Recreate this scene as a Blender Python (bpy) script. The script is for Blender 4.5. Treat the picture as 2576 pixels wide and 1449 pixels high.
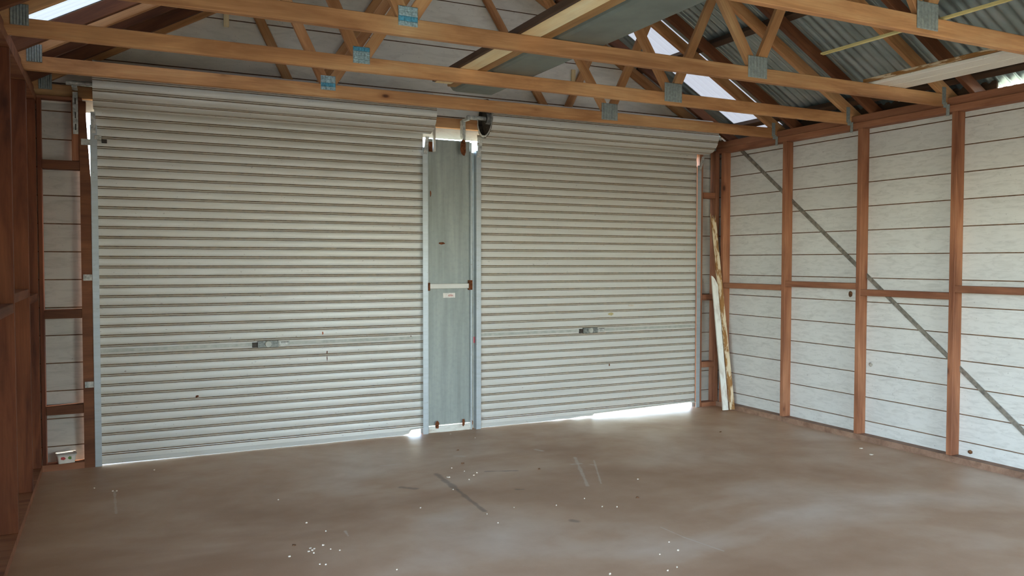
import bpy, bmesh, math, random
import numpy as np
from mathutils import Matrix, Vector

random.seed(7)
S = bpy.context.scene
COL = S.collection
for o in list(bpy.data.objects):
    bpy.data.objects.remove(o)

# ------------------------------------------------------------------ camera
W, H = 2576, 1449
FPX = 2029.03
PITCH, YAW, ROLL = -0.0328, 0.4577, 0.0012
CAM = np.array([-1.367, -6.624, 1.5119])
_cp, _sp, _cy, _sy = math.cos(PITCH), math.sin(PITCH), math.cos(YAW), math.sin(YAW)
FW = np.array([_sy * _cp, _cy * _cp, _sp])
R0 = np.array([_cy, -_sy, 0.0])
U0 = np.cross(R0, FW)
RT = math.cos(ROLL) * R0 + math.sin(ROLL) * U0
UP = -math.sin(ROLL) * R0 + math.cos(ROLL) * U0
cd = bpy.data.cameras.new('camera')
cam = bpy.data.objects.new('camera', cd)
COL.objects.link(cam)
cd.sensor_fit = 'HORIZONTAL'
cd.sensor_width = 36.0
cd.lens = FPX / W * 36.0
cd.clip_start = 0.05
cam.matrix_world = Matrix(((RT[0], UP[0], -FW[0], CAM[0]), (RT[1], UP[1], -FW[1], CAM[1]),
                           (RT[2], UP[2], -FW[2], CAM[2]), (0, 0, 0, 1)))
S.camera = cam


def ray(px, py):
    return (px - W / 2) / FPX * RT - (py - H / 2) / FPX * UP + FW


def on_floor(px, py, z=0.0):
    r = ray(px, py)
    p = CAM + r * (z - CAM[2]) / r[2]
    return float(p[0]), float(p[1])


def on_front(px, py, y):
    r = ray(px, py)
    p = CAM + r * (y - CAM[1]) / r[1]
    return float(p[0]), float(p[2])


def on_side(px, py, x):
    r = ray(px, py)
    p = CAM + r * (x - CAM[0]) / r[0]
    return float(p[1]), float(p[2])


# ------------------------------------------------------------------ sky, sun, exposure
wd = bpy.data.worlds.new('sky')
S.world = wd
wd.use_nodes = True
nt = wd.node_tree
nt.nodes.clear()
sky = nt.nodes.new('ShaderNodeTexSky')
sky.sky_type = 'NISHITA'
sky.sun_disc = False
sky.sun_elevation = math.radians(52)
sky.sun_rotation = math.radians(75)
sky.altitude = 300
sky.air_density = 1.0
sky.dust_density = 1.2
bg = nt.nodes.new('ShaderNodeBackground')
bg.inputs['Strength'].default_value = 0.6
out = nt.nodes.new('ShaderNodeOutputWorld')
nt.links.new(sky.outputs[0], bg.inputs[0])
nt.links.new(bg.outputs[0], out.inputs[0])

sd = bpy.data.lights.new('sun', 'SUN')
sd.energy = 3.0
sd.angle = math.radians(0.6)
sd.color = (1.0, 0.95, 0.87)
sun = bpy.data.objects.new('sun', sd)
COL.objects.link(sun)
sun.location = (8, 3, 12)
sun.rotation_euler = Vector((-0.62, -0.18, -0.78)).to_track_quat('-Z', 'Y').to_euler()

S.view_settings.view_transform = 'Standard'
S.view_settings.look = 'None'
S.view_settings.gamma = 1.0
S.view_settings.use_curve_mapping = False
S.view_settings.exposure = 2.72

# ------------------------------------------------------------------ material helpers


def lin(c):
    return tuple(((v / 255) / 12.92 if v / 255 <= 0.04045 else ((v / 255 + 0.055) / 1.055) ** 2.4) for v in c) + (1.0,)


class NT:
    def __init__(self, name):
        self.m = bpy.data.materials.new(name)
        self.m.use_nodes = True
        self.t = self.m.node_tree
        self.b = self.t.nodes['Principled BSDF']
        self.tc = self.t.nodes.new('ShaderNodeTexCoord').outputs['Object']
        self.oi = self.t.nodes.new('ShaderNodeObjectInfo').outputs['Random']

    def n(self, kind, **kw):
        nd = self.t.nodes.new(kind)
        for k, v in kw.items():
            setattr(nd, k, v)
        return nd

    def set(self, sock, v):
        if isinstance(v, bpy.types.NodeSocket):
            self.t.links.new(v, sock)
        else:
            sock.default_value = v

    def math(self, op, a, b=0.0, c=0.0, clamp=False):
        nd = self.n('ShaderNodeMath', operation=op, use_clamp=clamp)
        self.set(nd.inputs[0], a)
        self.set(nd.inputs[1], b)
        self.set(nd.inputs[2], c)
        return nd.outputs[0]

    def vec(self, scale, rnd=0.0):
        mp = self.n('ShaderNodeVectorMath', operation='MULTIPLY')
        self.set(mp.inputs[0], self.tc)
        mp.inputs[1].default_value = scale
        o = mp.outputs[0]
        if rnd:
            sc = self.n('ShaderNodeVectorMath', operation='MULTIPLY_ADD')
            cx = self.n('ShaderNodeCombineXYZ')
            for i in range(3):
                self.set(cx.inputs[i], self.oi)
            self.set(sc.inputs[0], cx.outputs[0])
            sc.inputs[1].default_value = (rnd, rnd * 1.7, rnd * 0.6)
            self.set(sc.inputs[2], o)
            o = sc.outputs[0]
        return o

    def noise(self, v, scale=1.0, detail=4.0, rough=0.55, dist=0.0):
        nd = self.n('ShaderNodeTexNoise')
        self.set(nd.inputs['Vector'], v)
        nd.inputs['Scale'].default_value = scale
        nd.inputs['Detail'].default_value = detail
        nd.inputs['Roughness'].default_value = rough
        nd.inputs['Distortion'].default_value = dist
        return nd.outputs[0]

    def ramp(self, f, stops):
        nd = self.n('ShaderNodeValToRGB')
        self.set(nd.inputs[0], f)
        el = nd.color_ramp.elements
        while len(el) < len(stops):
            el.new(0.5)
        for e, (p, c) in zip(el, stops):
            e.position = p
            e.color = c
        return nd.outputs[0]

    def maprange(self, f, a, b, c=0.0, d=1.0):
        nd = self.n('ShaderNodeMapRange')
        self.set(nd.inputs[0], f)
        for i, v in enumerate((a, b, c, d)):
            nd.inputs[i + 1].default_value = v
        return nd.outputs[0]

    def mix(self, f, a, b, mode='MIX'):
        nd = self.n('ShaderNodeMix', data_type='RGBA', blend_type=mode)
        self.set(nd.inputs[0], f)
        self.set(nd.inputs[6], a)
        self.set(nd.inputs[7], b)
        return nd.outputs[2]

    def bump(self, h, strength=0.2, dist=0.01):
        nd = self.n('ShaderNodeBump')
        nd.inputs['Strength'].default_value = strength
        nd.inputs['Distance'].default_value = dist
        self.set(nd.inputs['Height'], h)
        self.t.links.new(nd.outputs[0], self.b.inputs['Normal'])

    def done(self, col, rough=0.6, metal=0.0, spec=0.5):
        self.set(self.b.inputs['Base Color'], col)
        self.set(self.b.inputs['Roughness'], rough)
        self.set(self.b.inputs['Metallic'], metal)
        self.set(self.b.inputs['Specular IOR Level'], spec)
        return self.m


def timber(name, dark, mid, light, knots=True, rough=0.65):
    k = NT(name)
    g = k.noise(k.vec((1.1, 9, 9), 40), 1.0, 5, 0.6, 0.6)
    col = k.ramp(g, [(0.28, lin(dark)), (0.5, lin(mid)), (0.72, lin(light))])
    fine = k.noise(k.vec((4, 120, 120), 60), 1.0, 3, 0.6)
    col = k.mix(k.maprange(fine, 0.35, 0.75, 0.0, 0.35), col, lin(dark))
    blot = k.noise(k.vec((3, 3, 3), 30), 1.0, 3)
    col = k.mix(k.maprange(blot, 0.4, 0.8, 0.0, 0.45), col, lin(tuple(int(v * 0.72) for v in mid)))
    if knots:
        v = k.n('ShaderNodeTexVoronoi')
        k.set(v.inputs['Vector'], k.vec((2.6, 5.5, 5.5), 25))
        v.inputs['Scale'].default_value = 1.0
        sep = k.n('ShaderNodeSeparateColor')
        k.set(sep.inputs[0], v.outputs['Color'])
        pick = k.math('GREATER_THAN', sep.outputs[0], 0.62)
        core = k.math('MULTIPLY', k.maprange(v.outputs['Distance'], 0.05, 0.10, 1.0, 0.0), pick)
        ring = k.math('MULTIPLY', k.maprange(v.outputs['Distance'], 0.10, 0.2, 0.45, 0.0), pick)
        col = k.mix(ring, col, lin(dark))
        col = k.mix(k.math('MULTIPLY', core, 0.85), col, lin((66, 30, 16)))
    val = k.maprange(k.oi, 0, 1, 0.86, 1.1)
    hs = k.n('ShaderNodeHueSaturation')
    k.set(hs.inputs['Value'], val)
    k.set(hs.inputs['Color'], col)
    k.bump(fine, 0.12, 0.003)
    return k.done(hs.outputs[0], rough, 0, 0.3)


def plain(name, c, rough=0.6, metal=0.0, var=0.0, scale=20, spec=0.5):
    k = NT(name)
    if not var:
        return k.done(lin(c), rough, metal, spec)
    f = k.noise(k.vec((1, 1, 1), 20), scale, 5)
    col = k.ramp(f, [(0.3, lin(tuple(max(0, int(v * (1 - var))) for v in c))), (0.7, lin(tuple(min(255, int(v * (1 + var))) for v in c)))])
    k.bump(f, 0.1, 0.002)
    return k.done(col, rough, metal, spec)


M = {}
M['chord'] = timber('pine_truss_timber', (150, 94, 54), (206, 148, 96), (226, 178, 124))
M['stud'] = timber('red_brown_framing_timber', (112, 62, 38), (168, 108, 74), (192, 132, 94))
M['left'] = timber('shade_darkened_red_stud', (70, 34, 18), (122, 66, 38), (146, 86, 52))  # stud timber darkened and reddened, putting the left wall's shade into its colour
M['dusty'] = timber('dusty_bottom_plate_timber', (100, 72, 54), (140, 106, 84), (162, 128, 104), knots=False)
M['plate'] = timber('dark_red_plate_timber', (104, 58, 38), (152, 98, 68), (174, 118, 84), knots=False)
M['purlin'] = timber('old_brown_purlin_timber', (52, 36, 26), (86, 62, 44), (112, 84, 60), knots=False)
M['tongue'] = plain('bare_board_edge', (112, 84, 62), 0.9, 0, 0.2, 20, 0.1)
M['rafter'] = timber('old_brown_rafter_timber', (74, 40, 22), (118, 70, 42), (140, 88, 54), knots=False)
M['pale'] = timber('pale_new_pine', (222, 190, 132), (244, 218, 166), (252, 236, 192), knots=False)
M['tan'] = timber('tan_plank', (140, 96, 52), (184, 138, 84), (206, 164, 110), knots=False)
M['yellow'] = timber('yellow_strip_pine', (200, 172, 100), (228, 206, 138), (242, 226, 170), knots=False)


def white_paint(name, base, dirt, amount, stretch):
    k = NT(name)
    f = k.noise(k.vec(stretch, 30), 1.0, 6, 0.62, 0.8)
    g = k.noise(k.vec((1.2, 2, 2), 12), 1.0, 3)
    col = k.mix(k.maprange(f, 0.46, 0.74, 0.0, amount), lin(base), lin(dirt))
    col = k.mix(k.maprange(g, 0.45, 0.75, 0.0, 0.25), col, lin(tuple(int(v * 0.86) for v in base)))
    sp = k.noise(k.vec((60, 60, 60), 50), 1.0, 2)
    col = k.mix(k.maprange(sp, 0.68, 0.76, 0.0, 0.35), col, lin((96, 72, 52)))
    k.bump(f, 0.08, 0.003)
    return k.done(col, 0.55, 0, 0.35)


M['board'] = white_paint('whitewashed_board', (210, 203, 191), (164, 155, 142), 0.5, (9, 40, 40))
M['gable'] = white_paint('gable_board_paint', (232, 224, 208), (186, 176, 158), 0.5, (5, 20, 20))
M['bay'] = white_paint('greyer_bay_board_paint', (190, 182, 168), (140, 130, 116), 0.5, (5, 20, 20))  # darker copy of the gable board paint, used beside the doors
M['white_old'] = white_paint('peeling_white_paint', (226, 218, 200), (150, 108, 66), 0.6, (5, 14, 14))


def peeled(name):
    k = NT(name)
    f = k.noise(k.vec((5, 26, 26), 10), 1.0, 6, 0.65, 0.5)
    g = k.noise(k.vec((7, 60, 60), 10), 1.0, 3)
    bare = k.mix(g, lin((120, 76, 34)), lin((176, 128, 76)))
    col = k.mix(k.maprange(f, 0.47, 0.53), bare, lin((216, 192, 156)))
    k.bump(k.maprange(f, 0.47, 0.53), 0.4, 0.002)
    return k.done(col, 0.75, 0, 0.2)


M['white_clean'] = white_paint('clean_white_board_paint', (240, 230, 212), (206, 190, 166), 0.3, (4, 14, 14))
M['peeled'] = peeled('weathered_peeled_timber')


def sheet_steel(name, base, warm, rough=0.42, metal=0.15):
    k = NT(name)
    f = k.noise(k.vec((2.2, 6, 40), 30), 1.0, 5, 0.6)
    g = k.noise(k.vec((1.3, 3, 3), 60), 1.0, 3)
    col = k.mix(k.maprange(f, 0.4, 0.75, 0, 0.5), lin(base), lin(warm))
    col = k.mix(k.maprange(g, 0.45, 0.8, 0, 0.35), col, lin(tuple(int(v * 0.84) for v in base)))
    sp = k.noise(k.vec((38, 40, 70), 90), 1.0, 2)
    col = k.mix(k.maprange(sp, 0.70, 0.78, 0, 0.6), col, lin((110, 74, 48)))
    return k.done(col, rough, metal, 0.5)


M['steel'] = sheet_steel('off_white_door_steel', (212, 205, 191), (198, 184, 162), 0.4, 0.1)
M['groove'] = plain('brown_dust_in_groove', (132, 104, 76), 0.85, 0, 0.25, 30, 0.15)
M['rib'] = sheet_steel('dusty_rib_steel', (186, 174, 154), (158, 136, 108), 0.6, 0.0)
M['guide'] = sheet_steel('galvanised_guide', (182, 186, 184), (164, 162, 152), 0.4, 0.4)


def panel_mat():
    k = NT('grey_green_galvanised_panel')
    f = k.noise(k.vec((0.9, 14, 14), 10), 1.0, 5, 0.6, 0.3)
    g = k.noise(k.vec((30, 30, 30), 10), 1.0, 4)
    col = k.ramp(f, [(0.3, lin((136, 138, 128))), (0.52, lin((152, 154, 144))), (0.75, lin((166, 166, 154)))])
    col = k.mix(k.maprange(g, 0.45, 0.75, 0, 0.2), col, lin((104, 112, 108)))
    return k.done(col, 0.45, 0.15, 0.5)


M['panel'] = panel_mat()
M['brace'] = plain('dull_grey_brown_steel', (128, 118, 104), 0.6, 0.3, 0.2, 30)
M['rust'] = plain('brown_rust', (104, 60, 36), 0.9, 0, 0.35, 40, 0.1)
M['dark_metal'] = plain('dark_greasy_metal', (62, 54, 44), 0.6, 0.4, 0.35, 40)
M['zinc'] = plain('dull_zinc_bracket', (176, 172, 160), 0.5, 0.35, 0.2, 40)
M['lock_bar'] = plain('dull_lock_bar_steel', (178, 174, 158), 0.55, 0.15, 0.08, 20)
M['lock'] = plain('worn_grey_lock_metal', (122, 122, 112), 0.5, 0.3, 0.25, 60)
M['plate_zinc'] = plain('nail_plate_zinc', (150, 154, 146), 0.5, 0.3, 0.1, 60)
M['plate_pale'] = plain('pale_blue_zinc_plate', (164, 182, 182), 0.5, 0.35, 0.2, 90)
M['plate_blue'] = plain('blue_paint_stripe', (86, 150, 172), 0.55, 0.1, 0.2, 90)


def iron():
    k = NT('weathered_corrugated_iron')
    f = k.noise(k.vec((0.7, 6, 6), 9), 1.0, 5, 0.6)
    col = k.ramp(f, [(0.3, lin((138, 152, 148))), (0.55, lin((168, 180, 176))), (0.75, lin((190, 198, 194)))])
    return k.done(col, 0.3, 0.65, 0.5)


M['iron'] = iron()
M['gutter'] = plain('dark_galvanised_gutter', (124, 132, 124), 0.5, 0.4, 0.07, 6)


def skylight_mat(name, tint):
    k = NT(name)
    t = k.t
    tr = k.n('ShaderNodeBsdfTranslucent')
    tr.inputs[0].default_value = tint
    df = k.n('ShaderNodeBsdfDiffuse')
    df.inputs[0].default_value = (0.6, 0.61, 0.61, 1)
    mx = k.n('ShaderNodeMixShader')
    mx.inputs[0].default_value = 0.6
    t.links.new(tr.outputs[0], mx.inputs[1])
    t.links.new(df.outputs[0], mx.inputs[2])
    o = [n for n in t.nodes if n.type == 'OUTPUT_MATERIAL'][0]
    t.links.new(mx.outputs[0], o.inputs[0])
    return k.m


M['skylight'] = skylight_mat('dimmed_fibreglass_sheet', (0.075, 0.073, 0.070, 1))  # right slope: transmission turned down to dim its glow
M['skylight_bright'] = skylight_mat('brightened_fibreglass_sheet', (0.20, 0.195, 0.185, 1))  # left slope: same sheet, transmission raised to make up for weaker sun


def concrete():
    k = NT('dusty_brown_concrete')
    a = k.noise(k.vec((0.55, 0.8, 1)), 1.0, 4, 0.55, 0.4)
    b = k.noise(k.vec((3, 3, 3)), 1.0, 6, 0.65)
    c = k.noise(k.vec((90, 90, 90)), 1.0, 3)
    col = k.ramp(a, [(0.32, lin((156, 116, 84))), (0.5, lin((184, 148, 116))), (0.66, lin((208, 182, 156)))])
    col = k.mix(k.maprange(b, 0.4, 0.75, 0, 0.35), col, lin((160, 120, 86)))
    col = k.mix(k.maprange(c, 0.62, 0.75, 0, 0.25), col, lin((186, 172, 156)))
    sx = k.n('ShaderNodeSeparateXYZ')
    k.set(sx.inputs[0], k.tc)
    nz = k.noise(k.vec((9, 9, 9)), 1.0, 4)

    def seg(p, q, w):
        px, py = p
        dx, dy = q[0] - p[0], q[1] - p[1]
        L2 = dx * dx + dy * dy
        ax = k.math('SUBTRACT', sx.outputs[0], px)
        ay = k.math('SUBTRACT', sx.outputs[1], py)
        t = k.math('DIVIDE', k.math('ADD', k.math('MULTIPLY', ax, dx), k.math('MULTIPLY', ay, dy)), L2, clamp=True)
        ex = k.math('SUBTRACT', ax, k.math('MULTIPLY', t, dx))
        ey = k.math('SUBTRACT', ay, k.math('MULTIPLY', t, dy))
        dd = k.math('SQRT', k.math('ADD', k.math('MULTIPLY', ex, ex), k.math('MULTIPLY', ey, ey)))
        dd = k.math('ADD', dd, k.math('MULTIPLY', k.math('SUBTRACT', nz, 0.5), w * 2.2))
        return k.maprange(dd, w * 0.35, w, 1.0, 0.0)
    fl = on_floor
    dark = [((1098, 1192), (1150, 1232), 0.030), ((1150, 1232), (1218, 1286), 0.020), ((1222, 1186), (1300, 1184), 0.018),
            ((1010, 1226), (1045, 1229), 0.03), ((1300, 1231), (1316, 1231), 0.02), ((1440, 1310), (1452, 1312), 0.03)]
    pale = [((1446, 1150), (1462, 1185), 0.016), ((1462, 1185), (1478, 1222), 0.014), ((1494, 1158), (1512, 1216), 0.010),
            ((1440, 1168), (1460, 1166), 0.022), ((1484, 1168), (1498, 1170), 0.012), ((1662, 1326), (1722, 1352), 0.008),
            ((1722, 1352), (1820, 1386), 0.007), ((956, 1172), (1010, 1167), 0.010), ((1348, 1131), (1364, 1134), 0.03),
            ((1145, 1147), (1166, 1148), 0.02), ((868, 1336), (876, 1348), 0.010), ((288, 1236), (292, 1292), 0.010)]
    for p, q, w in dark:
        col = k.mix(k.math('MULTIPLY', seg(fl(*p), fl(*q), w), 0.5), col, lin((78, 66, 58)))
    for p, q, w in pale:
        col = k.mix(k.math('MULTIPLY', seg(fl(*p), fl(*q), w), 0.45), col, lin((206, 192, 176)))
    k.bump(b, 0.06, 0.01)
    return k.done(col, k.maprange(b, 0.3, 0.7, 0.42, 0.56), 0, 0.45)


M['concrete'] = concrete()
M['ground'] = plain('pale_outside_ground', (126, 124, 104), 0.9, 0, 0.12, 3, 0.1)
M['tub'] = plain('white_plastic_tub', (226, 214, 196), 0.4, 0, 0.04, 30)
M['tub_red'] = plain('red_print', (176, 62, 58), 0.45)
M['tub_green'] = plain('green_print', (96, 132, 58), 0.45)
M['tub_lid'] = plain('milky_plastic_lid', (196, 188, 174), 0.45, 0, 0.05, 30)
M['sticker'] = plain('white_paper_sticker', (226, 214, 200), 0.6, 0, 0.06, 60)
M['pink'] = plain('faded_pink_print', (206, 160, 146), 0.6, 0, 0.12, 160)
M['flake'] = plain('pale_paint_flake', (204, 186, 162), 0.7, 0, 0.1, 60)
M['mud'] = plain('brown_mud', (96, 66, 44), 0.95, 0, 0.3, 60, 0.1)
M['mud_grey'] = plain('grey_mud', (150, 140, 126), 0.95, 0, 0.2, 60, 0.1)
M['orange'] = plain('orange_paint_mark', (176, 96, 60), 0.7, 0, 0.15, 90)
M['tape'] = plain('yellow_tape_remnant', (178, 158, 108), 0.7, 0, 0.12, 90)
M['red_tag'] = plain('red_plastic_tag', (184, 66, 76), 0.5)
M['web_dust'] = plain('cobweb_dust', (120, 92, 66), 0.95, 0, 0.3, 60, 0.05)

# ------------------------------------------------------------------ geometry helpers
BASE = {}


def link(name, me, mat, parent=None, Mx=None):
    o = bpy.data.objects.new(name, me)
    COL.objects.link(o)
    if mat is not None:
        if len(me.materials) == 0:
            me.materials.append(mat)
        elif me.materials[0] is not mat:
            o.material_slots[0].link = 'OBJECT'
            o.material_slots[0].material = mat
    Mx = Mx if Mx is not None else Matrix()
    if parent is not None:
        o.parent = parent
        Mx = BASE[parent.name].inverted() @ Mx
    o.matrix_basis = Mx
    BASE[o.name] = (BASE[parent.name] @ Mx) if parent is not None else Mx.copy()
    return o


def thing(name, label, cat, loc, group=None):
    o = bpy.data.objects.new(name, None)
    o.empty_display_size = 0.1
    COL.objects.link(o)
    o.location = loc
    BASE[o.name] = Matrix.Translation(loc)
    o['label'] = label
    o['category'] = cat
    if group:
        o['group'] = group
    return o


def tag(o, label=None, cat=None, group=None, kind=None):
    for k_, v_ in (('label', label), ('category', cat), ('group', group), ('kind', kind)):
        if v_:
            o[k_] = v_
    return o


CACHE = {}


def box_mesh(L, w, h, bev, mat):
    key = (round(L, 4), round(w, 4), round(h, 4), round(bev, 4), mat.name)
    if key in CACHE:
        return CACHE[key]
    bm = bmesh.new()
    bmesh.ops.create_cube(bm, size=1.0)
    bmesh.ops.scale(bm, vec=(L, w, h), verts=bm.verts)
    if bev > 0:
        bmesh.ops.bevel(bm, geom=bm.edges[:], offset=min(bev, 0.35 * min(L, w, h)), segments=1, affect='EDGES')
    me = bpy.data.meshes.new('timber')
    bm.to_mesh(me)
    bm.free()
    me.materials.append(mat)
    CACHE[key] = me
    return me


def frame(o, X, Yhint):
    X = Vector(X).normalized()
    Y = Vector(Yhint)
    Y = (Y - X * Y.dot(X)).normalized()
    Z = X.cross(Y)
    return Matrix(((X.x, Y.x, Z.x, o[0]), (X.y, Y.y, Z.y, o[1]), (X.z, Y.z, Z.z, o[2]), (0, 0, 0, 1)))


def beam(name, p0, p1, w, h, mat, parent=None, wdir=(0, 1, 0), bev=0.003):
    p0, p1 = Vector(p0), Vector(p1)
    return link(name, box_mesh((p1 - p0).length, w, h, bev, mat), mat, parent, frame((p0 + p1) / 2, p1 - p0, wdir))


def bx(name, x0, x1, y0, y1, z0, z1, mat, parent=None, bev=0.003):
    c = ((x0 + x1) / 2, (y0 + y1) / 2, (z0 + z1) / 2)
    d = (abs(x1 - x0), abs(y1 - y0), abs(z1 - z0))
    i = d.index(max(d))
    ax = [(1, 0, 0), (0, 1, 0), (0, 0, 1)]
    j, k_ = (i + 1) % 3, (i + 2) % 3
    return link(name, box_mesh(d[i], d[j], d[k_], bev, mat), mat, parent, frame(c, ax[i], ax[j]))


def pydata(name, verts, faces, mats, parent=None, Mx=None, mi=None, smooth=False):
    me = bpy.data.meshes.new(name)
    me.from_pydata([tuple(v) for v in verts], [], faces)
    for m in mats:
        me.materials.append(m)
    if mi:
        for p, i in zip(me.polygons, mi):
            p.material_index = i
    if smooth:
        for p in me.polygons:
            p.use_smooth = True
    me.update()
    return link(name, me, None, parent, Mx)


def boxes(name, lst, mat, parent=None, Mx=None):
    """several boxes that are one rigid piece -> one mesh; box = (x0,x1,y0,y1,z0,z1)"""
    v, f = [], []
    for (x0, x1, y0, y1, z0, z1) in lst:
        b = len(v)
        v += [(x0, y0, z0), (x1, y0, z0), (x1, y1, z0), (x0, y1, z0), (x0, y0, z1), (x1, y0, z1), (x1, y1, z1), (x0, y1, z1)]
        f += [tuple(b + i for i in q) for q in ((0, 3, 2, 1), (4, 5, 6, 7), (0, 1, 5, 4), (1, 2, 6, 5), (2, 3, 7, 6), (3, 0, 4, 7))]
    return pydata(name, v, f, [mat], parent, Mx)


def extr_mesh(prof, ends, mat, closed=True, mi=None, mats=None):
    """profile points (y,z) run along local x between ends(z)->(xa,xb)"""
    n = len(prof)
    v, f, idx = [], [], []
    for (y, z) in prof:
        xa, xb = ends(z)
        v += [(xa, y, z), (xb, y, z)]
    for i in range(n if closed else n - 1):
        j = (i + 1) % n
        f.append((2 * i, 2 * i + 1, 2 * j + 1, 2 * j))
        idx.append(mi[i] if mi else 0)
    if closed:
        f.append(tuple(2 * i for i in range(n))[::-1])
        f.append(tuple(2 * i + 1 for i in range(n)))
        idx += [0, 0]
    me = bpy.data.meshes.new('profile')
    me.from_pydata(v, [], f)
    for m in (mats or [mat]):
        me.materials.append(m)
    for p, i in zip(me.polygons, idx):
        p.material_index = i
    bm = bmesh.new()
    bm.from_mesh(me)
    bmesh.ops.recalc_face_normals(bm, faces=bm.faces[:]) if closed else None
    bm.to_mesh(me)
    bm.free()
    return me


def patch(name, cx, cz, w, h, y, mat, parent, n=11, rag=0.3, seed=0, plane='y'):
    """thin irregular flake of paint, tape or rust lying on an upright face"""
    r = random.Random(seed)
    ring = [(math.cos(2 * math.pi * i / n) * w / 2 * (1 - rag * r.random()), math.sin(2 * math.pi * i / n) * h / 2 * (1 - rag * r.random())) for i in range(n)]
    if plane == 'y':
        v = [(cx + a, y, cz + b) for a, b in ring] + [(cx + a, y + 0.002, cz + b) for a, b in ring]
    else:
        v = [(y, cx + a, cz + b) for a, b in ring] + [(y + 0.002, cx + a, cz + b) for a, b in ring]
    f = [tuple(range(n)), tuple(range(2 * n - 1, n - 1, -1))] + [(i, (i + 1) % n, n + (i + 1) % n, n + i) for i in range(n)]
    return pydata(name, v, f, [mat], parent)


# ------------------------------------------------------------------ key dimensions
XL, XR = -1.85, 4.288           # inner faces of the left / right studs
XC = 1.2205                     # ridge line
SD = 0.09                       # stud depth
ZP0, ZP1 = 2.638, 2.69          # top plate
YB = -7.2                       # inner face of the back wall
BP, BZ = 0.2034, 0.156          # board pitch and phase
SLOPE = 0.565
A_LOW, A_TOP, A_ROOF = 2.755, 2.858, 2.935   # heights at the inner wall face: top chord under / upper edge, roof sheet
TR_Y = [-3.794, -2.567, -1.681, -0.812, 0.062]
TT = 0.042                      # timber thickness
NODE = 1.196


def slope_z(a, dx):
    return a + SLOPE * (3.07 - abs(dx))


# ------------------------------------------------------------------ floor and ground
fl = boxes('floor', [(-2.05, 4.5, -7.8, 0.16, -0.12, 0.0)], M['concrete'])
tag(fl, 'dusty brown concrete garage floor', None, None, 'structure')
gr = boxes('ground', [(-40, 44, -46, 40, -0.25, -0.125)], M['ground'])
tag(gr, 'pale bare ground outside the garage', None, None, 'structure')

# ------------------------------------------------------------------ weatherboards
PROF = [(0, 0.0035), (0, 0.1985), (-0.007, 0.1990), (-0.007, 0.2135), (-0.02, 0.2135), (-0.02, 0.0125), (-0.0072, 0.0125), (-0.0072, 0.003)]
PMI = [0, 0, 1, 1, 0, 0, 1, 1]     # the lapped tongue is bare timber


def board_mesh(z0, ends, mat, zmin=-1, zmax=99):
    pr = []
    for (y, z) in PROF:
        zz = min(max(z0 + z, zmin), zmax)
        pr.append((y, zz))
    return extr_mesh(pr, ends, mat, True, PMI, [mat, M['tongue']])


MY = frame((0, 0, 0), (0, 1, 0), (-1, 0, 0))     # boards on the right wall: local y points into the room (-x)
MYL = frame((0, 0, 0), (0, -1, 0), (1, 0, 0))    # left wall
MF = frame((0, 0, 0), (-1, 0, 0), (0, -1, 0))    # front wall: local x = -x, local y = -y


def board_rows(zlo, zhi):
    k = math.floor((zlo - BZ) / BP)
    while BZ + k * BP < zhi:
        yield BZ + k * BP
        k += 1


# ---- right wall
wr = boxes('wall_right', [(XR, XR + SD, YB, -0.0, 0.0, 0.048)], M['dusty'])
tag(wr, 'white weatherboard wall on exposed red-brown timber framing', None, None, 'structure')
bx('top_plate', XR, XR + SD, YB, 0.09, ZP0, ZP1, M['plate'], wr)
for z0 in board_rows(0.02, 2.68):
    me = board_mesh(z0, lambda z: (YB, 0.13), M['board'], 0.01, 2.72)
    Mx = Matrix.Translation((XR + SD, 0, 0)) @ MY
    link('board', me, None, wr, Mx)
beam('plate_packer', (XR + 0.05, YB, 2.7225), (XR + 0.05, 0.05, 2.7225), 0.07, 0.063, M['plate'], wr, (1, 0, 0))
stud_y = [-0.905 - 0.855 * i for i in range(8)]
bx('stud', XR, XR + SD, -0.092, -0.047, 0.048, ZP0, M['stud'], wr)
for y in stud_y:
    bx('stud', XR, XR + SD, y - 0.046, y, 0.048, ZP0, M['stud'], wr)
nog = [1.268, 1.305, 1.254, 1.308, 1.26, 1.3, 1.26, 1.3]
edges = [-0.092] + [y - 0.046 for y in stud_y]
for i in range(7):
    bx('noggin', XR + 0.002, XR + SD - 0.002, stud_y[i], edges[i], nog[i] - 0.026, nog[i] + 0.026, M['plate'], wr)
beam('brace', (XR + SD - 0.006, -0.22, 2.672), (XR + SD - 0.006, -3.46, 0.06), 0.036, 0.008, M['brace'], wr, (0, 0.8, 1))

# ---- left wall
LO = (-6.75, -3.75, 2.52)       # guessed doorway, unseen, placed for its daylight: y from, y to, head height
wl = boxes('wall_left', [(XL - SD, XL, YB, LO[0], 0.0, 0.048), (XL - SD, XL, LO[1], 0.0, 0.0, 0.048), (XL - SD, XL, YB, 0.09, ZP0, ZP1),
                         (XL - SD, XL, LO[0], LO[1], LO[2], LO[2] + 0.09)], M['plate'])
tag(wl, 'dark timber framed wall with red-brown studs', None, None, 'structure')
for i, z0 in enumerate(board_rows(0.02, 2.68)):
    Mx = Matrix.Translation((XL - SD, 0, 0)) @ MYL
    if z0 + 0.05 > LO[2]:
        link('board', board_mesh(z0, lambda z: (-0.13, -YB), M['board'], 0.01, 2.72), None, wl, Mx)
        continue
    for a, b in ((-0.13, -LO[1]), (-LO[0], -YB)):
        link('board', board_mesh(z0, lambda z, a=a, b=b: (a, b), M['board'], 0.01, 2.72), None, wl, Mx)
beam('plate_packer', (XL - 0.05, YB, 2.7225), (XL - 0.05, 0.05, 2.7225), 0.07, 0.063, M['plate'], wl, (1, 0, 0))
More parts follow.
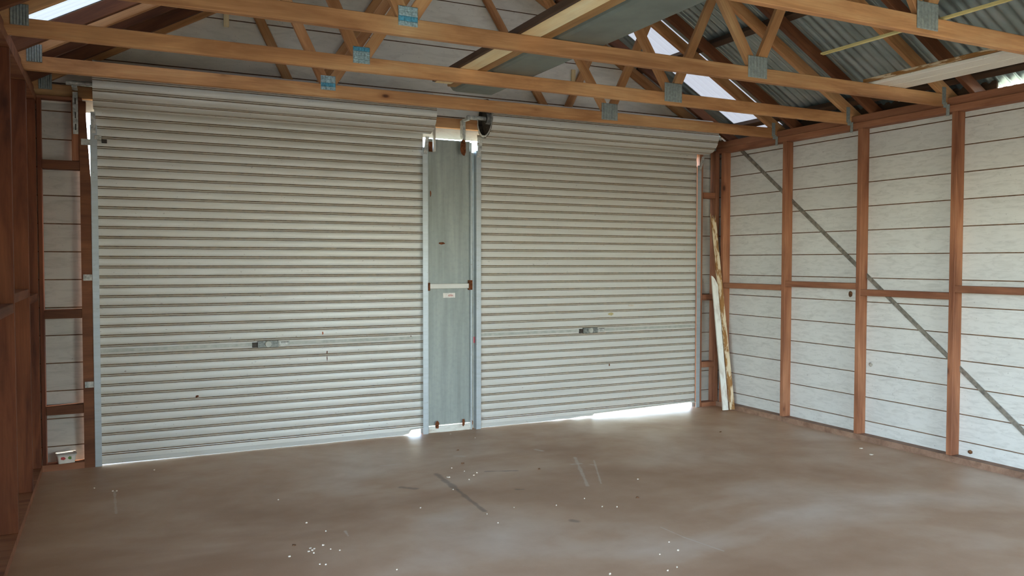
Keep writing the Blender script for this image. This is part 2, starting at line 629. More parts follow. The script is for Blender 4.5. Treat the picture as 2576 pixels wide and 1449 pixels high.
for y in [-0.045, -0.70, -1.56, -2.42, -3.28, -3.70, -6.75]:
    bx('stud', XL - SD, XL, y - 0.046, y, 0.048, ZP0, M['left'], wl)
for a, b, z in ((-0.70, -0.091, 1.26), (-1.56, -0.746, 1.31), (-2.42, -1.606, 1.26)):
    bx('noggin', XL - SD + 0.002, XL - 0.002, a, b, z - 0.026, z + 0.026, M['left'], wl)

# ---- back wall behind the viewer, with a guessed doorway added for its daylight
BO = (1.6, 3.4, 2.3)
wb = boxes('wall_back', [(XL - SD, BO[0], YB - 0.11, YB, 0.0, 2.9), (BO[1], XR + SD, YB - 0.11, YB, 0.0, 2.9),
                         (BO[0], BO[1], YB - 0.11, YB, BO[2], 2.9)], M['board'])
tag(wb, 'white boarded back wall with an added daylight opening', None, None, 'structure')
gv = [(-3.2, 0, 2.9), (3.2, 0, 2.9), (0.0, 0, slope_z(A_ROOF, 0))]
pydata('gable_infill', [(XC + a, YB + dy, c) for dy in (0, -0.1) for a, b, c in gv], [(0, 1, 2), (5, 4, 3), (0, 3, 4, 1), (1, 4, 5, 2), (2, 5, 3, 0)], [M['board']], wb)

# ---- front wall
JL0, JL1 = -1.583, -1.513       # left jamb
wf = boxes('wall_front', [(XL, JL0, 0.0, 0.09, 0.0, 0.046), (4.10, XR, 0.0, 0.09, 0.0, 0.046)], M['plate'])
tag(wf, 'white weatherboard gable wall around the two roller doors', None, None, 'structure')
YF = 0.112
for z0 in board_rows(0.02, 2.65):
    for xa, xb in ((XL - SD, -1.545), (4.052, XR + SD)):
        link('board', board_mesh(z0, lambda z, a=xa, b=xb: (-b, -a), M['bay'], 0.01, 2.655), None, wf, Matrix.Translation((0, YF, 0)) @ MF)


def gable_ends(z):
    h = min(3.2, max(0.02, 3.07 - (z - A_ROOF) / SLOPE))
    return (-(XC + h), -(XC - h))


ztop = slope_z(A_ROOF, 0)
for z0 in board_rows(2.605, ztop):
    if z0 + 0.03 > ztop:
        break
    link('board', board_mesh(z0, gable_ends, M['gable'], 2.602, ztop - 0.01), None, wf, Matrix.Translation((0, YF + 0.004, 0)) @ MF)
# left bay framing
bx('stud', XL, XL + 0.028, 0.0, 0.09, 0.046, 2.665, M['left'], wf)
v = [(JL0, 0, 0.0), (JL1, 0, 0.0), (JL1, 0, 2.06), (JL1 - 0.026, 0, 2.55), (JL1 - 0.026, 0, 2.665), (JL0, 0, 2.665)]
v = v + [(a, 0.09, c) for a, b, c in v]
pydata('jamb_stud', v, [tuple(range(5, -1, -1)), tuple(range(6, 12))] + [(i, (i + 1) % 6, 6 + (i + 1) % 6, 6 + i) for i in range(6)], [M['rafter']], wf)
bx('trimmer', -1.632, JL0, 0.01, 0.09, 2.235, 2.665, M['stud'], wf)
for z in (2.201, 1.13, 0.435):
    bx('noggin', XL + 0.028, JL0, 0.004, 0.088, z - 0.032, z + 0.032, M['rafter'], wf)
bx('lintel', XL, JL1 - 0.05, 0.0, 0.09, 2.665, 2.688, M['plate'], wf)
# right bay framing
bx('stud', 4.262, XR + 0.022, 0.0, 0.09, 0.046, 2.665, M['plate'], wf)
bx('jamb_stud', 4.062, 4.104, 0.012, 0.09, 0.0, 2.665, M['plate'], wf)
for z in (2.199, 1.142, 0.441):
    bx('noggin', 4.104, 4.262, 0.006, 0.088, z - 0.03, z + 0.03, M['plate'], wf)
# small pale cleats nailed to the gable boards
for px, py0, py1 in ((569, 28, 68), (1441, 176, 208), (344, 10, 32)):
    x, z1 = on_front(px, py0, YF)
    x, z0 = on_front(px, py1, YF)
    bx('cleat', x - 0.02, x + 0.02, YF - 0.018, YF, z0, z1, M['pale'], wf, 0.001)

# ------------------------------------------------------------------ roof
ce = pydata('ceiling', [(XC - 0.16, YB - 0.2, ztop - 0.07), (XC, YB - 0.2, ztop + 0.03), (XC + 0.16, YB - 0.2, ztop - 0.07),
                        (XC - 0.16, 0.4, ztop - 0.07), (XC, 0.4, ztop + 0.03), (XC + 0.16, 0.4, ztop - 0.07)],
            [(0, 1, 4, 3), (1, 2, 5, 4)], [M['iron']])
tag(ce, 'corrugated iron gable roof on old timber purlins', None, None, 'structure')
CA = math.cos(math.atan(SLOPE))


def roof_sheet(name, y0, y1, side, mat, d0=0.03, d1=3.315):
    n = max(2, int(round(abs(y1 - y0) / 0.0762 * 8)))
    v, f = [], []
    for i in range(n + 1):
        y = y0 + (y1 - y0) * i / n
        off = 0.0105 * math.cos(2 * math.pi * y / 0.0762)
        for d in (d0, (d0 + d1) / 2, d1):
            v.append((XC + side * (d + off * SLOPE * CA), y, slope_z(A_ROOF + 0.01, d) + off * CA))
    for i in range(n):
        for j in (0, 1):
            a = i * 3 + j
            f.append((a, a + 1, a + 4, a + 3) if side > 0 else (a, a + 3, a + 4, a + 1))
    return pydata(name, v, f, [mat], ce, None, None, True)


def roof_run(side, cuts, sky_i):
    for i in range(len(cuts) - 1):
        roof_sheet('skylight_sheet' if i == sky_i else 'roof_sheet', cuts[i] + (0.0 if i == 0 else 0.012), cuts[i + 1], side, M['skylight' if side > 0 else 'skylight_bright'] if i == sky_i else M['iron'])


roof_run(1, [0.38, -0.20, -0.74] + [-0.74 - 0.762 * i for i in range(1, 10)] + [-7.85], 1)
roof_run(-1, [0.38, -0.24, -0.80, -1.54] + [-1.54 - 0.762 * i for i in range(1, 9)] + [-7.85], 2)
for side in (1, -1):
    for d in (3.085, 2.135, 1.2, 0.3):
        zc = slope_z(A_TOP, d) + 0.03
        beam('purlin', (XC + side * d, YB - 0.1, zc), (XC + side * d, 0.36, zc), 0.06, 0.052, M['purlin'], ce, (1, 0, -SLOPE * side))
bx('fascia_board', XC + 3.245, XC + 3.265, -2.84, 0.38, 2.60, 2.852, M['purlin'], ce)
bx('fascia_board', XC - 3.265, XC - 3.245, YB, 0.38, 2.60, 2.852, M['purlin'], ce)
bx('fascia_board', XC + 3.245, XC + 3.265, YB, -2.86, 2.60, 2.775, M['purlin'], ce)
bx('soffit_light_block', XR + SD + 0.021, XC + 3.245, YB, 0.38, 2.60, 2.612, M['purlin'], ce)  # unseen boards added to keep ground-bounced light out of the eaves
bx('soffit_light_block', XC - 3.245, XL - SD - 0.021, YB, 0.38, 2.60, 2.612, M['purlin'], ce)
zr = (A_LOW + A_TOP) / 2 + 0.004
for y in [t - 0.215 for t in TR_Y[:4]] + [-0.145]:
    for s in (-1, 1):
        beam('rafter', (XC, y + 0.02, slope_z(zr, 0)), (XC + s * 3.24, y + 0.02, slope_z(zr, 3.24)), 0.04, 0.088, M['rafter'], ce)
beam('rafter', (XC, -0.53, slope_z(zr, 0)), (XC - 3.24, -0.53, slope_z(zr, 3.24)), 0.04, 0.088, M['rafter'], ce)

# ------------------------------------------------------------------ trusses
def nail_plate(cx, y, cz, w, h, kind, parent, seed):
    """galvanised plate pressed with rows of teeth dimples or upright ridges"""
    r = random.Random(seed)
    v, f, mi = [], [], []

    def quad_box(x0, x1, z0, z1, d, m):
        b = len(v)
        v.extend([(x0, 0, z0), (x1, 0, z0), (x1, 0, z1), (x0, 0, z1)])
        e = 0.18 * min(x1 - x0, z1 - z0)
        v.extend([(x0 + e, -d, z0 + e), (x1 - e, -d, z0 + e), (x1 - e, -d, z1 - e), (x0 + e, -d, z1 - e)])
        for q in ((4, 5, 6, 7), (0, 1, 5, 4), (1, 2, 6, 5), (2, 3, 7, 6), (3, 0, 4, 7)):
            f.append(tuple(b + i for i in q))
            mi.append(m)
    if kind == 'ridge':
        n = 6
        for i in range(n):
            x0 = -w / 2 + w * i / n
            quad_box(x0, x0 + w / n, -h / 2, h / 2, 0.005, 0)
        mats = [M['plate_zinc'], M['plate_zinc']]
    else:
        nc, nr = 3, 4
        blue = {'b1': 1, 'b2': 2, 'b3': 1}[kind]
        if kind == 'b2':
            blue = 3
        for i in range(nc):
            for j in range(nr):
                x0, z0 = -w / 2 + w * i / nc, -h / 2 + h * j / nr
                quad_box(x0, x0 + w / nc, z0, z0 + h / nr, 0.005, 1 if j == blue else 0)
        mats = [M['plate_pale'], M['plate_blue']]
    b = len(v)
    v.extend([(-w / 2, 0.002, -h / 2), (w / 2, 0.002, -h / 2), (w / 2, 0.002, h / 2), (-w / 2, 0.002, h / 2)])
    f.append((b, b + 3, b + 2, b + 1))
    mi.append(0)
    return pydata('nail_plate', v, f, mats, parent, Matrix.Translation((cx, y - 0.0025, cz)), mi)


TL = ['fifth timber roof truss out from the gable wall, carrying the white boards and pale strips',
      'fourth timber roof truss out from the gable wall, holding the end of the white boards',
      'third timber roof truss out from the gable wall, blue stripe along its plate top',
      'second timber roof truss out from the gable wall, passing just above both door rolls',
      'timber roof truss standing tight against the white gable wall']
trusses = []
for ti, y in enumerate(TR_Y):
    t = thing('roof_truss', TL[ti], 'truss', (XC, y, 2.69), 'timber roof trusses')
    trusses.append(t)
    ym = y + TT / 2
    bx('bottom_chord', XC - 3.2, XC + 3.2, y, y + TT, 2.691, 2.781, M['chord'], t)
    zc = (A_LOW + A_TOP) / 2
    for s in (-1, 1):
        d1 = 3.25
        beam('top_chord', (XC + s * 0.0, ym, slope_z(zc, 0.0)), (XC + s * d1, ym, slope_z(zc, d1)), TT - 0.003, 0.09, M['chord'] if ti < 4 else M['chord'], t)
        # webs
        n0 = (XC + s * NODE, ym + 0.001, 2.75)
        beam('web', n0, (XC + s * 0.03, ym + 0.001, slope_z(zc, 0.03)), TT - 0.006, 0.07, M['chord'], t)
        beam('web', n0, (XC + s * 1.62, ym + 0.001, slope_z(zc, 1.62)), TT - 0.006, 0.07, M['chord'], t)
    kinds = {0: 'b1', 1: 'b1', 2: 'b2', 3: 'b3', 4: 'ridge'}
    if ti < 4:
        nail_plate(XC - NODE, y, 2.79, 0.106, 0.102, kinds[ti], t, ti)
        nail_plate(XC + NODE, y, 2.782, 0.160, 0.140, 'ridge', t, ti + 10)
    for s in (-1, 1):
        hp = nail_plate(XC + s * 3.015, y, 2.795, 0.085, 0.11, 'ridge', t, ti + 20) if s < 0 else None
    # twisted tie-down strap at each end: on the chord, then down over the wall plate
    for s in (1,):
        x = XC + s * 3.04
        boxes('strap', [(x - 0.022, x + 0.018, y - 0.004, y - 0.001, 2.70, 2.83), (x - 0.012, x + 0.022, y - 0.012, y - 0.004, 2.675, 2.715),
                        (x + 0.022, x + 0.027, y - 0.030, y - 0.004, 2.615, 2.70)], M['plate_zinc'], t)

# ------------------------------------------------------------------ roller doors
PITCHZ = 0.0731
ZTOP = 2.574
YC = 0.045
SLP = [(0.0, 0.0), (0.0060, -0.0028), (0.0008, -0.0056), (0.0, -0.0100), (0.0008, -0.0148), (0.0048, -0.0168), (0.0, -0.0188), (-0.0022, -0.025), (-0.0036, -0.035), (-0.0042, -0.046),
       (-0.0038, -0.057), (-0.0026, -0.066), (0.0, -PITCHZ)]
SMI = [1, 1, 2, 2, 1, 1, 0, 0, 0, 0, 0, 0]
RR, RCY, RCZ = 0.168, -0.126, 2.765


def roll_mesh(w):
    nr = 14
    th = 2 * math.pi / nr
    v, f, mi = [], [], []
    prof = []
    for k in range(nr):
        for (dy, dz), m in zip(SLP[:-1], SMI):
            ang = th * (k + (-dz) / PITCHZ)
            prof.append((RR - dy, ang, m))
    # outer skin, one full turn
    for (r, a, m) in prof:
        v += [(0, -r * math.cos(a), r * math.sin(a)), (w, -r * math.cos(a), r * math.sin(a))]
    n = len(prof)
    for i in range(n):
        j = (i + 1) % n
        f.append((2 * i, 2 * i + 1, 2 * j + 1, 2 * j))
        mi.append(prof[i][2])
    # wound edges of the inner layers and a recessed end drum
    for xe, sgn in ((0.0, 1), (w, -1)):
        rings = [(RR - 0.004, 0.0), (RR - 0.022, 0.0), (RR - 0.024, 0.035), (0.05, 0.045), (0.045, 0.005), (0.012, 0.005)]
        base = len(v)
        for (r, dx) in rings:
            for i in range(28):
                a = 2 * math.pi * i / 28
                v.append((xe + sgn * dx, -r * math.cos(a), r * math.sin(a)))
        for q in range(len(rings) - 1):
            for i in range(28):
                j = (i + 1) % 28
                f.append((base + q * 28 + i, base + q * 28 + j, base + (q + 1) * 28 + j, base + (q + 1) * 28 + i))
                mi.append(3 if q in (0, 3) else 4)
    me = bpy.data.meshes.new('curtain_roll')
    me.from_pydata(v, [], f)
    for m in (M['steel'], M['groove'], M['rib'], M['zinc'], M['dark_metal']):
        me.materials.append(m)
    for p, i in zip(me.polygons, mi):
        p.material_index = i
        p.use_smooth = i == 0
    return me


def slat_mesh(w):
    me = extr_mesh(SLP, lambda z: (0, w), M['steel'], False, SMI, [M['steel'], M['groove'], M['rib']])
    for p in me.polygons:
        p.use_smooth = p.material_index == 0
    bm = bmesh.new()
    bm.from_mesh(me)
    bmesh.ops.reverse_faces(bm, faces=bm.faces[:])
    bm.to_mesh(me)
    bm.free()
    return me


def roller_door(name, x0, x1, label, bottom, lock_x):
    w = x1 - x0
    d = thing(name, label, 'roller door', ((x0 + x1) / 2, YC, 0.0))
    d['kind'] = 'structure'
    sm = slat_mesh(w)
    for k in range(-1, 34):
        link('slat', sm, None, d, Matrix.Translation((x0, YC, ZTOP - PITCHZ * k)))
    link('curtain_roll', roll_mesh(w + 0.005), None, d, Matrix.Translation((x0 - 0.002, RCY, RCZ)))
    # bottom rail: angle bar with its own worn lower edge
    zt = ZTOP - PITCHZ * 34
    v, f = [], []
    pts = bottom
    for (x, zb) in pts:
        v += [(x, YC, zt), (x, YC + 0.006, zt - 0.003), (x, YC, zt - 0.006), (x, YC, zt - 0.0135), (x, YC + 0.006, zt - 0.016), (x, YC - 0.004, zt - 0.019), (x, YC - 0.005, max(zb + 0.010, zt - 0.05)), (x, YC - 0.022, zb + 0.008), (x, YC - 0.022, zb + 0.002), (x, YC - 0.004, zb), (x, YC + 0.02, zb)]
    for i in range(len(pts) - 1):
        for j in range(10):
            a = i * 11 + j
            f.append((a, a + 11, a + 12, a + 1))
    pydata('bottom_rail', v, f, [M['steel'], M['groove']], d, None, [1 if (q % 10) in (0, 1, 3, 4) else 0 for q in range(10 * (len(pts) - 1))])
    # guides: channels either side of the curtain
    for xg, s in ((x0, -1), (x1, 1)):
        a, b = (xg - 0.028, xg + 0.018) if s < 0 else (xg - 0.018, xg + 0.028)
        wx = (a, a + 0.004) if s < 0 else (b - 0.004, b)
        boxes('guide', [(a, b, 0.0, 0.004, 0.0, 2.50), (a, b, 0.066, 0.07, 0.0, 2.50), (wx[0], wx[1], 0.004, 0.066, 0.0, 2.50)], M['guide'], d)
        # flared lead-in at the head of the guide
        ex = xg + s * 0.006
        v = [(ex - 0.016, 0.0, 2.44), (ex + 0.016, 0.0, 2.44), (ex + 0.016, -0.055, 2.585), (ex - 0.016, -0.055, 2.585)]
        v += [(p[0], p[1] + 0.004, p[2]) for p in v]
        pydata('guide_mouth', v, [(0, 1, 2, 3), (7, 6, 5, 4), (0, 4, 5, 1), (1, 5, 6, 2), (2, 6, 7, 3), (3, 7, 4, 0)], [M['zinc']], d)
    # axle
    n = 12
    xa, xb = x0 - 0.17, x1 + 0.17
    if name == 'door_1':
        xb = x1 + 0.05
    v = [(xx, RCY + 0.017 * math.cos(2 * math.pi * i / n), RCZ + 0.017 * math.sin(2 * math.pi * i / n)) for xx in (xa, xb) for i in range(n)]
    pydata('axle', v, [(i, (i + 1) % n, n + (i + 1) % n, n + i) for i in range(n)] + [tuple(range(n - 1, -1, -1)), tuple(range(n, 2 * n))], [M['zinc']], d, None, None, False)
    # lock slat: flat lock bars across the curtain and the lock body
    zl = 0.848
    for a, b in ((x0 + 0.02, lock_x - 0.10), (lock_x + 0.02, x1 - 0.02)):
        bx('lock_bar', a, b, YC - 0.009, YC - 0.004, zl - 0.012, zl + 0.012, M['lock_bar'], d, 0.001)
    lk = boxes('lock', [(lock_x - 0.10, lock_x + 0.06, YC - 0.024, YC - 0.003, zl - 0.027, zl + 0.026)], M['lock'], d)
    v = [(lock_x - 0.02 + r * math.cos(2 * math.pi * i / 16), yy, zl + r * math.sin(2 * math.pi * i / 16)) for r, yy in ((0.026, YC - 0.024), (0.024, YC - 0.036)) for i in range(16)]
    pydata('cylinder', v, [(i, (i + 1) % 16, 16 + (i + 1) % 16, 16 + i) for i in range(16)] + [tuple(range(16, 32))], [M['lock_bar']], lk)
    bx('latch', lock_x - 0.142, lock_x - 0.10, YC - 0.018, YC - 0.004, zl - 0.024, zl + 0.016, M['dark_metal'], lk, 0.002)
    bx('slot_plate', lock_x + 0.07, lock_x + 0.15, YC - 0.012, YC - 0.004, zl - 0.02, zl + 0.018, M['zinc'], lk, 0.001)
    bx('slot', lock_x + 0.08, lock_x + 0.14, YC - 0.0135, YC - 0.010, zl + 0.008, zl + 0.013, M['dark_metal'], lk, 0.0)
    return d


D1 = (-1.487, 1.052)
D2 = (1.568, 4.043)
d1 = roller_door('door_1', D1[0], D1[1], 'off-white ribbed steel roller door beside the dark timber-studded wall',
                 [(D1[0], 0.006), (-0.6, 0.004), (0.4, 0.004), (0.86, 0.004), (0.91, 0.012), (0.93, 0.042), (1.0, 0.046), (D1[1], 0.046)], -0.25)
d2 = roller_door('door_2', D2[0], D2[1], 'off-white ribbed steel roller door near the leaning boards, light gap beneath',
                 [(D2[0], 0.004), (2.3, 0.005), (2.42, 0.010), (2.52, 0.006), (2.66, 0.016), (2.78, 0.012), (2.80, 0.030), (3.3, 0.042), (3.75, 0.052), (3.97, 0.056), (4.0, 0.048), (D2[1], 0.042)], 2.775)
d2['label'] = 'off-white ribbed steel roller door near the leaning boards, light gap beneath'
# marks on the curtains
YS = YC - 0.0066


def mark(name, px, py, w, h, mat, par, seed, y=YS):
    x, z = on_front(px, py, y)
    patch(name, x, z, w, h, y, mat, par, 9, 0.35, seed)


mark('paint_mark', 812, 838, 0.014, 0.032, M['orange'], d1, 1)
mark('rust_streak', 823, 886, 0.012, 0.03, M['rust'], d1, 2)
mark('rust_streak', 823, 902, 0.008, 0.05, M['rust'], d1, 3)
mark('rust_spot', 496, 997, 0.03, 0.022, M['rust'], d1, 4)
mark('rust_spot', 1034, 847, 0.02, 0.025, M['rust'], d1, 5)
mark('paint_scrap', 1588, 768, 0.085, 0.026, M['flake'], d2, 6)
mark('tape_remnant', 1537, 790, 0.07, 0.034, M['tape'], d2, 7)
mark('rust_spot', 1533, 918, 0.014, 0.03, M['rust'], d2, 8)
mark('rust_spot', 1290, 838, 0.012, 0.02, M['rust'], d2, 9)
# end brackets: slotted plate on the left jamb, post brackets between the doors
br = boxes('end_bracket', [(-1.622, -1.588, -0.006, 0.0, 2.425, 2.725)], M['zinc'], d1)
for z in (2.475, 2.56, 2.66):
    bx('bolt_slot', -1.609, -1.601, -0.0085, -0.006, z - 0.022, z + 0.022, M['dark_metal'], br, 0.0)
boxes('axle_arm', [(-1.622, -1.588, -0.13, 0.0, 2.735, 2.75)], M['zinc'], d1)
for z in (1.392, 2.372, 0.61):
    boxes('guide_clip', [(-1.572, -1.515, -0.006, 0.0, z - 0.022, z + 0.022)], M['zinc'], d1)
bx('curtain_stop', -1.487, -1.44, -0.01, 0.03, 2.395, 2.425, M['zinc'], d1, 0.002)
bx('curtain_stop', -1.44, -1.405, 0.0, 0.035, 2.375, 2.40, M['dark_metal'], d1, 0.002)

# ------------------------------------------------------------------ steel post panel between the doors
mp = thing('steel_door_post', 'grey-green galvanised steel post panel standing between the two roller doors', 'post', (1.29, 0.05, 0.0))
PX0, PX1 = 1.086, 1.497
boxes('slot_back', [(PX1, 1.546, 0.074, 0.079, 0.0, 2.49), (PX1, 1.529, 0.074, 0.079, 2.49, 2.578)], M['panel'], mp)
bx('upper_sheet', PX0, PX1, 0.046, 0.052, 1.292, 2.582, M['panel'], mp, 0.001)
bx('lower_sheet', PX0, PX1, 0.044, 0.050, 0.06, 1.292, M['panel'], mp, 0.001)
boxes('edge_channel', [(PX0 - 0.006, PX0 + 0.006, 0.02, 0.07, 0.0, 2.50)], M['guide'], mp)
boxes('edge_channel', [(PX1 - 0.006, PX1 + 0.007, 0.016, 0.07, 0.0, 2.49)], M['guide'], mp)
cb = bx('cross_bar', PX0 + 0.012, PX1 - 0.014, 0.02, 0.044, 1.272, 1.316, M['steel'], mp, 0.003)
bx('rusty_clip', PX0, PX0 + 0.022, 0.018, 0.046, 1.255, 1.325, M['rust'], mp, 0.002)
bx('rusty_clip', PX1 - 0.022, PX1 + 0.012, 0.014, 0.046, 1.258, 1.345, M['rust'], mp, 0.002)
bx('bottom_bar', PX0 + 0.005, PX1 - 0.005, 0.018, 0.043, 0.0, 0.056, M['white_old'], mp, 0.003)
for px, w, h in ((1100, 0.05, 0.085), (1166, 0.035, 0.09), (1187, 0.03, 0.05)):
    x, z = on_front(px, 1070 if px < 1150 else 1063, 0.0165)
    patch('rust_patch', x, z, w, h, 0.0165, M['rust'], mp, 11, 0.4, px)
x, z = on_front(1111, 612, 0.0445)
patch('rust_patch', x, z, 0.068, 0.024, 0.0445, M['rust'], mp, 11, 0.3, 31)
x, z = on_front(1083, 486, 0.0445)
patch('rust_patch', x, z, 0.016, 0.07, 0.0445, M['rust'], mp, 9, 0.5, 32)
x, z = on_front(1130, 743, 0.042)
st = bx('sticker', x - 0.057, x + 0.057, 0.0425, 0.044, z - 0.021, z + 0.021, M['sticker'], mp, 0.0)
patch('faded_print', x + 0.015, z, 0.07, 0.026, 0.041, M['pink'], st, 12, 0.4, 5)
x, z = on_front(1193, 855, 0.03)
bx('red_tag', x - 0.006, x + 0.006, 0.03, 0.036, z - 0.028, z + 0.028, M['red_tag'], mp, 0.001)
# lining board above the post and the brackets hanging in front of it
bx('head_brace', 1.116, 1.134, -0.055, -0.02, 2.46, 2.68, M['white_old'], mp, 0.002)
bx('post_bracket', 1.40, 1.428, -0.02, 0.04, 2.50, 2.76, M['zinc'], mp, 0.002)
patch('rust_patch', 1.405, 2.515, 0.06, 0.17, -0.022, M['rust'], mp, 11, 0.25, 77)
bx('bracket_arm', 1.40, 1.53, -0.135, -0.10, 2.752, 2.778, M['dark_metal'], mp, 0.002)
bx('bracket_arm', 1.40, 1.426, -0.135, 0.0, 2.74, 2.765, M['zinc'], mp, 0.002)
bx('post_head', PX0 + 0.02, PX0 + 0.07, 0.03, 0.06, 2.47, 2.555, M['rust'], mp, 0.002)

# ------------------------------------------------------------------ timbers leaning in the corner
def lean(name, b, t, w, d, mat, label, cat, tip):
    b, t = Vector(b), Vector(t)
    L = (t - b).length
    # square foot, ragged split top
    pts = [(0, -w / 2), (0, w / 2)] + [(L - u * 0.10, (0.5 - i / 4) * w) for i, u in enumerate(tip)]
    n = len(pts)
    v = [(a, c, -d / 2) for a, c in pts] + [(a, c, d / 2) for a, c in pts]
    f = [tuple(range(n - 1, -1, -1)), tuple(range(n, 2 * n))] + [(i, (i + 1) % n, n + (i + 1) % n, n + i) for i in range(n)]
    o = pydata(name, v, f, [mat], None, frame(b, t - b, (0.93, -0.37, 0)))
    tag(o, label, cat)
    return o


lean('timber_strip', (4.258, -0.285, 0.008), (4.190, -0.035, 2.025), 0.050, 0.024, M['peeled'],
     'long weathered strip of peeled timber with split top leaning in the corner', 'timber', (0.3, 1.0, 0.35, 0.75, 0.15))
lean('painted_board', (4.176, -0.278, 0.008), (4.146, -0.118, 1.37), 0.056, 0.026, M['white_old'],
     'short white painted board leaning against the longer peeled strip', 'board', (1.0, 0.6, 0.3, 0.1, 0.0))

# ------------------------------------------------------------------ plastic tub in the left corner
tb = thing('plastic_tub', 'small white plastic food tub with red and green print in the corner', 'tub', (-1.702, 0.038, 0.047))
wt, wb_, dt, db, ht = 0.061, 0.054, 0.040, 0.034, 0.062


def rr(w, d, z, r=0.014):
    o = []
    for cx, cy, a0 in ((w - r, d - r, 0), (-w + r, d - r, 90), (-w + r, -d + r, 180), (w - r, -d + r, 270)):
        for k in range(4):
            a = math.radians(a0 + 30 * k)
            o.append((cx + r * math.cos(a), cy + r * math.sin(a), z))
    return o


def loft(rings):
    v = [p for r_ in rings for p in r_]
    n = len(rings[0])
    f = [(q * n + i, q * n + (i + 1) % n, (q + 1) * n + (i + 1) % n, (q + 1) * n + i) for q in range(len(rings) - 1) for i in range(n)]
    f.append(tuple(range(n - 1, -1, -1)))
    f.append(tuple((len(rings) - 1) * n + i for i in range(n)))
    return v, f


TM = Matrix.Translation((-1.702, 0.038, 0.047)) @ Matrix.Rotation(math.radians(8), 4, 'Z')
v, f = loft([rr(wb_, db, 0.0), rr(wt, dt, ht)])
bd = pydata('tub_body', v, f, [M['tub']], tb, TM)
v, f = loft([rr(wt + 0.004, dt + 0.004, ht - 0.004), rr(wt + 0.005, dt + 0.005, ht + 0.008), rr(wt - 0.004, dt - 0.004, ht + 0.010), rr(wt - 0.006, dt - 0.006, ht + 0.006)])
pydata('lid', v, f, [M['tub_lid']], tb, TM @ Matrix.Rotation(math.radians(5), 4, 'X'))
for (cx, cz, w_, h_, m_, sd_) in ((-0.024, 0.038, 0.036, 0.028, 'tub_red', 1), (0.020, 0.038, 0.028, 0.028, 'tub_green', 2)):
    n = 11
    r_ = random.Random(sd_)
    ring = [(cx + math.cos(2 * math.pi * i / n) * w_ / 2 * (1 - 0.3 * r_.random()), cz + math.sin(2 * math.pi * i / n) * h_ / 2 * (1 - 0.3 * r_.random())) for i in range(n)]
    yy = lambda z: -(db + (dt - db) * z / ht) - 0.0012
    pydata('print', [(a, yy(c), c) for a, c in ring] + [(a, yy(c) + 0.001, c) for a, c in ring], [tuple(range(n)), tuple(range(2 * n - 1, n - 1, -1))] + [(i, (i + 1) % n, n + (i + 1) % n, n + i) for i in range(n)], [M[m_]], bd, TM)
bx_ = pydata('side_print', [(-wb_ - 0.0015 - 0.006 * k_, s_ * (db - 0.016), 0.006 + 0.048 * k_) for k_, s_ in ((0, -1), (0, 1), (1, 1), (1, -1))], [(0, 1, 2, 3)], [M['tub_red']], bd, TM)

# ------------------------------------------------------------------ things stored on the trusses
ZS = 2.782
o = bx('pale_plank', 0.690, 0.815, -5.4, -1.20, ZS, ZS + 0.022, M['pale'])
tag(o, 'pale new pine plank lying across the truss chords next to the gutter', 'plank')
o = bx('tan_plank', 0.818, 0.884, -5.4, -1.12, ZS, ZS + 0.035, M['tan'])
tag(o, 'narrow tan plank lying between the pale plank and the metal gutter', 'plank')
o = bx('brown_batten', 0.664, 0.688, -5.4, -1.22, ZS, ZS + 0.04, M['purlin'])
tag(o, 'dark brown batten lying along the outer edge of the pale plank', 'batten')
# galvanised box gutter: flat base, rolled side, turned lip
gp = [(-0.165, 0.11), (-0.178, 0.07), (-0.172, 0.03), (-0.150, 0.006), (-0.12, 0.0), (0.0, 0.0), (0.13, 0.0), (0.165, 0.002), (0.172, 0.02), (0.172, 0.055), (0.160, 0.06)]
gl = 4.3
v, f = [], []
n = len(gp)
for yy in (0.0, gl):
    for off in (0, 1):
        v += [(a, yy, c + 0.0025 * off) for a, c in gp]
for off in (0, 1):
    for i in range(n - 1):
        a = off * n + i
        f.append((a, a + 1, 2 * n + a + 1, 2 * n + a))
for e in (0, 2 * n):
    for i in range(n - 1):
        f.append((e + i, e + n + i, e + n + i + 1, e + i + 1))
o = pydata('metal_gutter', v, f, [M['gutter']], None, Matrix.Translation((1.07, -0.98 - gl, ZS)))
tag(o, 'long grey galvanised box gutter lying across the truss chords', 'gutter')
# stack of two white boards with peeling edges
o = bx('white_board', 3.525, 3.84, -5.2, -2.50, ZS, ZS + 0.024, M['white_clean'])
tag(o, 'wide white painted board lying across the trusses beside the roof slope', 'board')
for x in (3.66,):
    bx('bead', x, x + 0.008, -5.2, -2.50, ZS - 0.004, ZS, M['white_clean'], o, 0.001)
o = bx('peeling_board', 3.505, 3.80, -5.2, -2.47, ZS + 0.025, ZS + 0.050, M['peeled'])
tag(o, 'peeling white board lying on top of the wide white board', 'board')
# pair of thin yellow strips
o = bx('timber_batten', 2.548, 2.564, -5.6, -2.98, ZS, ZS + 0.009, M['yellow'], None, 0.001)
tag(o, 'thin yellow pine strip resting on the fifth truss, the lower of a pair', 'strip')
o = bx('timber_batten', 2.556, 2.574, -5.6, -2.96, ZS + 0.0095, ZS + 0.019, M['yellow'], None, 0.001)
tag(o, 'thin yellow pine strip stacked on another thin strip over the fifth truss', 'strip')

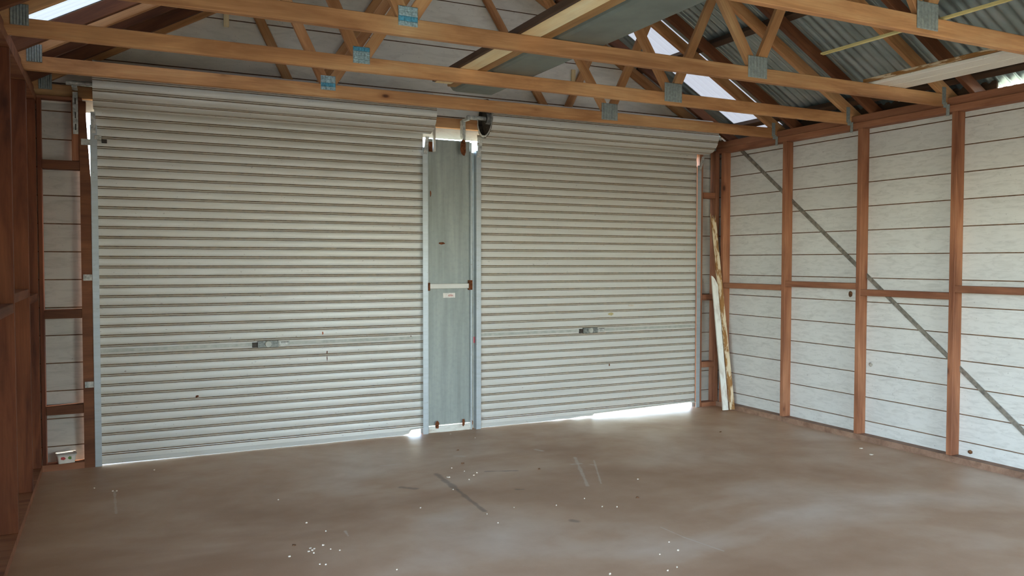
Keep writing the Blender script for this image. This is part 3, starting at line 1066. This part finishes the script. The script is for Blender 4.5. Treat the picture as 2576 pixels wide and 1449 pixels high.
# ------------------------------------------------------------------ mud nests on the right wall
def lump(name, px, py, ry, rz, rx, mat, label):
    y, z = on_side(px, py, XR + SD)
    bm = bmesh.new()
    bmesh.ops.create_icosphere(bm, subdivisions=2, radius=1.0)
    r_ = random.Random(px)
    for q in bm.verts:
        q.co *= 1 - 0.25 * r_.random()
        q.co = Vector((q.co.x * rx, q.co.y * ry, q.co.z * rz))
    me = bpy.data.meshes.new(name)
    bm.to_mesh(me)
    bm.free()
    o_ = link(name, me, mat, None, Matrix.Translation((XR + SD - 0.003, y, z)))
    tag(o_, label, 'nest')


lump('mud_nest', 2140, 740, 0.024, 0.030, 0.012, M['mud'], 'brown mud wasp nest stuck on the white wall just below the noggin')
lump('mud_nest', 2191, 917, 0.020, 0.020, 0.010, M['mud_grey'], 'small grey mud nest on the white wall beside a stud')
lump('mud_nest', 2441, 1137, 0.022, 0.018, 0.008, M['mud'], 'small brown mud nest low on the white wall near the floor')

# ------------------------------------------------------------------ litter on the floor
def flake(px, py, size, label, group, seed, name='paint_flake', mat='flake', cat='flake'):
    r_ = random.Random(seed)
    x, y = on_floor(px, py)
    n = 6
    a0 = r_.random() * 6
    ring = [(math.cos(a0 + 6.283 * i / n) * size * (0.5 + 0.6 * r_.random()), math.sin(a0 + 6.283 * i / n) * size * (0.35 + 0.5 * r_.random())) for i in range(n)]
    v = [(a, b, 0.0) for a, b in ring] + [(a * 0.8, b * 0.8, 0.003 + 0.004 * r_.random()) for a, b in ring]
    f = [tuple(range(n - 1, -1, -1)), tuple(range(n, 2 * n))] + [(i, (i + 1) % n, n + (i + 1) % n, n + i) for i in range(n)]
    o_ = pydata(name, v, f, [M[mat]], None, Matrix.Translation((x, y, 0.0003)))
    tag(o_, label, cat, group)


flake(2166, 1128, 0.022, 'thin scrap of white paper closer to the white wall than its fellow', None, 1, 'paper_scrap', 'flake', 'paper')
flake(2192, 1144, 0.024, 'crumpled scrap of white paper farther out from the white wall', None, 2, 'paper_scrap', 'flake', 'paper')
flake(1128, 1201, 0.020, 'curled pale wood shaving beside the dark floor stain', None, 3, 'wood_shaving', 'flake', 'shaving')
LAB = 'tiny pale paint flake lying on the concrete floor'
for i, (px, py) in enumerate([(1133, 1092), (1195, 1102), (1136, 1178), (1168, 1186), (1192, 1196), (1200, 1190), (1180, 1207), (1140, 1232), (1225, 1294), (1253, 1316),
                              (1293, 1277), (1470, 1255), (1515, 1275), (1605, 1206), (1552, 1276), (1400, 1272), (1058, 1278), (780, 1380), (786, 1385), (791, 1381),
                              (776, 1388), (789, 1392), (813, 1372), (832, 1382), (855, 1385), (805, 1420), (820, 1421), (728, 1401), (820, 1337), (771, 1316),
                              (700, 1258), (1660, 1395), (1706, 1385), (1683, 1364), (1703, 1428), (1680, 1436), (284, 1236), (294, 1236), (236, 1229), (388, 1183), (1535, 1445), (998, 1434)]):
    flake(px, py, 0.0055 + 0.004 * random.random(), LAB, 'paint flakes scattered on the floor', 100 + i)
LAB = 'small dark wood chip lying on the concrete floor'
for i, (px, py) in enumerate([(1356, 1180), (1164, 1166), (740, 1372), (1812, 1087), (1152, 1133), (1603, 1252)]):
    flake(px, py, 0.014, LAB, 'dark chips scattered on the floor', 300 + i, 'wood_chip', 'mud', 'chip')
